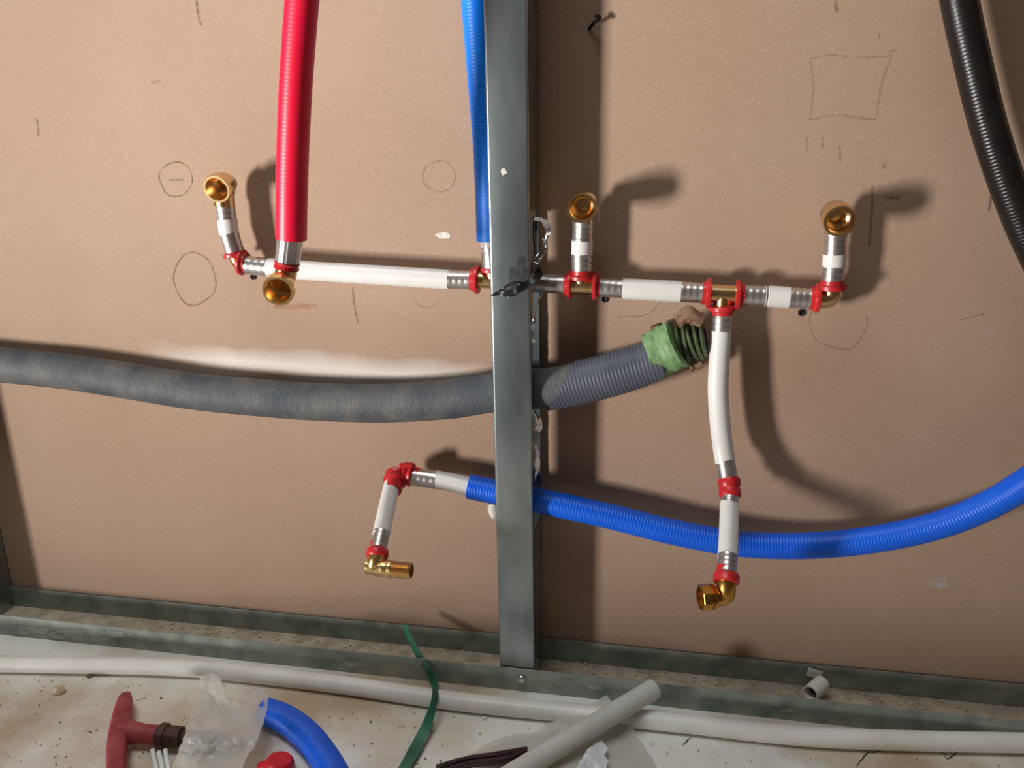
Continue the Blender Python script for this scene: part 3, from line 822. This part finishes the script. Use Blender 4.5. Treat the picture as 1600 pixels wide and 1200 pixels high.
# diagonal pale conduit stick
pipe('conduit_offcut', [F(764, 1232, .0100), F(1022, 1076, .0330)], 0.0094, M['stick'], None, 26, 0.006, inner=(0.012, 0.0076), label='pale grey conduit offcut leaning diagonally over the floor pipe', cat='conduit')

# short white pipe stub in the track
stub = thing('pipe_offcut', F(1276, 1080, 0.01), 'short white pipe stub with dark bore lying in the track', 'pipe')
a = P(1287, 1062, 0.030); b = P(1262, 1086, 0.044)
b = Vector((b.x, b.y, a.z - 0.002))
ca = F(1284, 1068, 0.016); cb = F(1266, 1084, 0.016)
tt = (cb - ca).normalized(); LL = (cb - ca).length
lathe('pipe_wall', ca, cb, [(0, .0062), (0, .0080), (LL, .0080), (LL, .0066), (LL - .010, .0064)], M['white'], stub, 26)
lathe('bore_shade', ca, cb, [(LL - .0105, .0020), (LL - .0100, .0063), (LL - .0096, .0063), (LL - .0092, .002)], M['dark'], stub, 20)  # dark disc standing in for the shade inside the bore
V, Fc = box_geo((-.007, -.0006, 0), (.007, .0006, .009))
c = P(1270, 1058, 0.006)
Rm = Matrix.Rotation(0.25, 3, 'Y')
mk('plastic_chip', [c + Rm @ Vector(v) for v in V], Fc, M['white'], label='small flat white plastic chip standing behind the pipe stub', cat='chip', smooth=False)

# blue conduit offcut
corrugated('conduit_offcut', [F(414, 1112, .014), F(446, 1124, .0145), F(480, 1150, .0145), F(508, 1186, .0142), F(530, 1226, .0140), F(545, 1262, .014)], 0.0128, 0.0028, 0.00024, M['blue2'], None, 24, inner=(0.006, .0098), label='short blue corrugated conduit offcut lying beside the plastic film', cat='conduit')

# red T-handle tool
th = thing('tee_handle', F(200, 1160, 0.0), 'dusty red T-shaped metal handle with a dark shaft on the floor', 'tool')
hh = 0.014
def flat_bar(name, pts, wid, thick, material, parent):
    sp = spline(pts, 24); V = []; Fc = []; fr = frames(sp); sg = 14
    for i, p in enumerate(sp):
        t_ = fr[i][0]; s_ = t_.cross(Vector((0, 0, 1))).normalized(); f = i / 23
        k = max(0.25, (1 - (2 * f - 1) ** 8) ** 0.5) * (1 - 0.18 * (2 * f - 1) ** 2)
        for j in range(sg):
            a = 2 * math.pi * j / sg; ca_, sa_ = math.cos(a), math.sin(a)
            V.append(p + s_ * math.copysign(abs(ca_) ** .6, ca_) * wid * k + Vector((0, 0, 1)) * math.copysign(abs(sa_) ** .6, sa_) * thick * k)
    for i in range(23):
        for j in range(sg): Fc.append((i * sg + j, i * sg + (j + 1) % sg, (i + 1) * sg + (j + 1) % sg, (i + 1) * sg + j))
    Fc += [tuple(range(sg)), tuple(23 * sg + j for j in range(sg))]
    return mk(name, V, Fc, material, parent)
flat_bar('crossbar', [F(198, 1083, hh), F(191, 1120, hh), F(184, 1160, hh), F(182, 1200, hh), F(184, 1236, hh)], 0.0085, 0.0095, M['handle'], th)
b0 = F(190, 1143, hh); b1 = F(248, 1149, hh); L = (b1 - b0).length
lathe('stem', b0, b1, [(0, .0115), (L * .35, .0100), (L * .6, .0088), (L * .95, .0088), (L, .0080)], M['handle'], th, 20)
b2 = F(284, 1152, hh); L2 = (b2 - b1).length
lathe('shaft_collar', b1, b2, [(0, .0100), (.001, .0112), (L2 * .35, .0112), (L2 * .38, .0096), (L2, .0096)], M['rust'], th, 8, smooth=False)
pipe('shaft', [F(280, 1151, hh - .002), F(360, 1158, hh - .004)], 0.0072, M['rust'], th)

# plastic film over the shaft
film('plastic_film', [(312, 1056), (330, 1052), (345, 1058), (347, 1078), (356, 1094), (372, 1096), (390, 1080), (408, 1076), (419, 1086), (416, 1112), (408, 1140), (400, 1162), (384, 1186), (374, 1216), (262, 1216), (276, 1180), (288, 1150), (298, 1120), (304, 1090)],
     lambda x, y, e: F(x, y, 0.021 + e), M['film'], 0.010, 0.024, 5, 3, label='crumpled clear plastic film draped over the dark tool shaft', cat='plastic film')
# milky film under the diagonal offcut
film('plastic_film', [(905, 1112), (948, 1086), (955, 1096), (950, 1112), (975, 1118), (985, 1132), (1004, 1160), (1034, 1212), (700, 1216), (730, 1180), (770, 1158), (830, 1140)],
     lambda x, y, e: F(x, y, 0.0035 + max(0.0, min(1, (1150 - y) / 60.0)) * 0.013 + max(e, 0) * (0.5 if y > 1130 else 0.3)), M['film2'], 0.006, 0.020, 8, 9, label='milky plastic sheet lying under the diagonal pale conduit', cat='plastic film')
film('plastic_film', [(900, 1200), (918, 1170), (940, 1156), (950, 1168), (944, 1180), (951, 1190), (940, 1216), (890, 1216)],
     lambda x, y, e: F(x, y, 0.010 + e), M['wire'], 0.007, 0.045, 5, 14, label='small crumpled white plastic scrap right of the diagonal conduit', cat='plastic scrap')

# white wires
for i, (x0, x1) in enumerate(((236, 243), (246, 252), (256, 262))):
    mk_pts = [F(x0 + 2, 1172 + i % 2 * 3, .020), F(x0 + 5, 1188, .018), F(x1 + 4, 1215, .014), F(x1 + 6, 1240, .008)]
    pipe('wire_end', mk_pts, 0.0020, M['wire'], None, 10, 0.003,
         label=['leftmost of three white wire ends below the red handle', 'middle of three white wire ends below the red handle', 'rightmost of three white wire ends below the red handle'][i], cat='wire', group='white wire ends')
# red cap
rc = thing('bottle_cap', F(434, 1214, 0), 'bright red plastic cap on the floor below the blue offcut', 'cap')
a = F(436, 1206, 0.0); lathe('cap_shell', a, a + Vector((0.1, 0.1, 1)), [(0, .011), (.001, .0128), (.010, .0124), (.013, .0105), (.0135, .006), (.0125, .004)], M['redcap'], rc, 36, (18, 0.02))
a = F(412, 1204, 0.0); lathe('cap_tab', a, a + Vector((0.0, 0, 1)), [(0, .005), (.001, .006), (.006, .0056), (.007, .004)], M['redcap'], rc, 16)
# maroon netting bundle
geos = []; rn = random.Random(11)
for i in range(16):
    o1 = rn.uniform(-9, 9); q = [F(690 + rn.uniform(-14, 10), 1204 + o1, .004), F(735 + rn.uniform(-12, 12), 1190 + o1 * .8, .008 + rn.uniform(0, .004)), F(785 + rn.uniform(-10, 10), 1184 + o1, .009 + rn.uniform(0, .004)), F(822 + rn.uniform(-8, 2), 1172 + o1 * .4, .008)]
    geos.append(sweep_geo(spline(q, 16), 0.0010 + rn.random() * .0006, 6))
mk('net_bundle', *join(*geos), M['maroon'], label='frayed maroon and black net bundle beside the pale diagonal conduit', cat='net')
# loose chips one can pick out
for (x, y, r, s, mt, lb) in ((93, 1082, .0064, 2, 'chip', 'cream mortar lump left of the red handle'), (672, 1139, .0055, 5, 'chipw', 'white plaster crumb beside the green strip'),
                            (1340, 1130, .0045, 9, 'chip', 'beige mortar crumb between track and floor pipe'), (757, 1124, .0028, 12, 'chipw', 'tiny pale crumb below the floor pipe right of green strip'),
                            (140, 1058, .0030, 15, 'chipd', 'small dark pebble against the floor pipe above the red handle')):
    mk('mortar_chip', *rock_geo(F(x, y, 0), r, s), M[mt], label=lb, cat='rubble', smooth=False)
# fine grit
geos = []; gd = []
rn = random.Random(21)
for i in range(700):
    x, y = rn.uniform(-60, 1660), rn.uniform(1060, 1230)
    if y < 1075 + (x - 500) * 0.075: continue
    (geos if i % 5 else gd).append(rock_geo(F(x, y, 0), rn.choice([.0004, .0006, .0009, .0013]), i))
mk('floor_grit', *join(*geos), M['chip'], label='fine pale grit scattered over the floor', cat='grit', kind='stuff', smooth=False)
mk('floor_grit', *join(*gd), M['chipd'], label='fine dark grit scattered over the floor', cat='grit', kind='stuff', smooth=False)
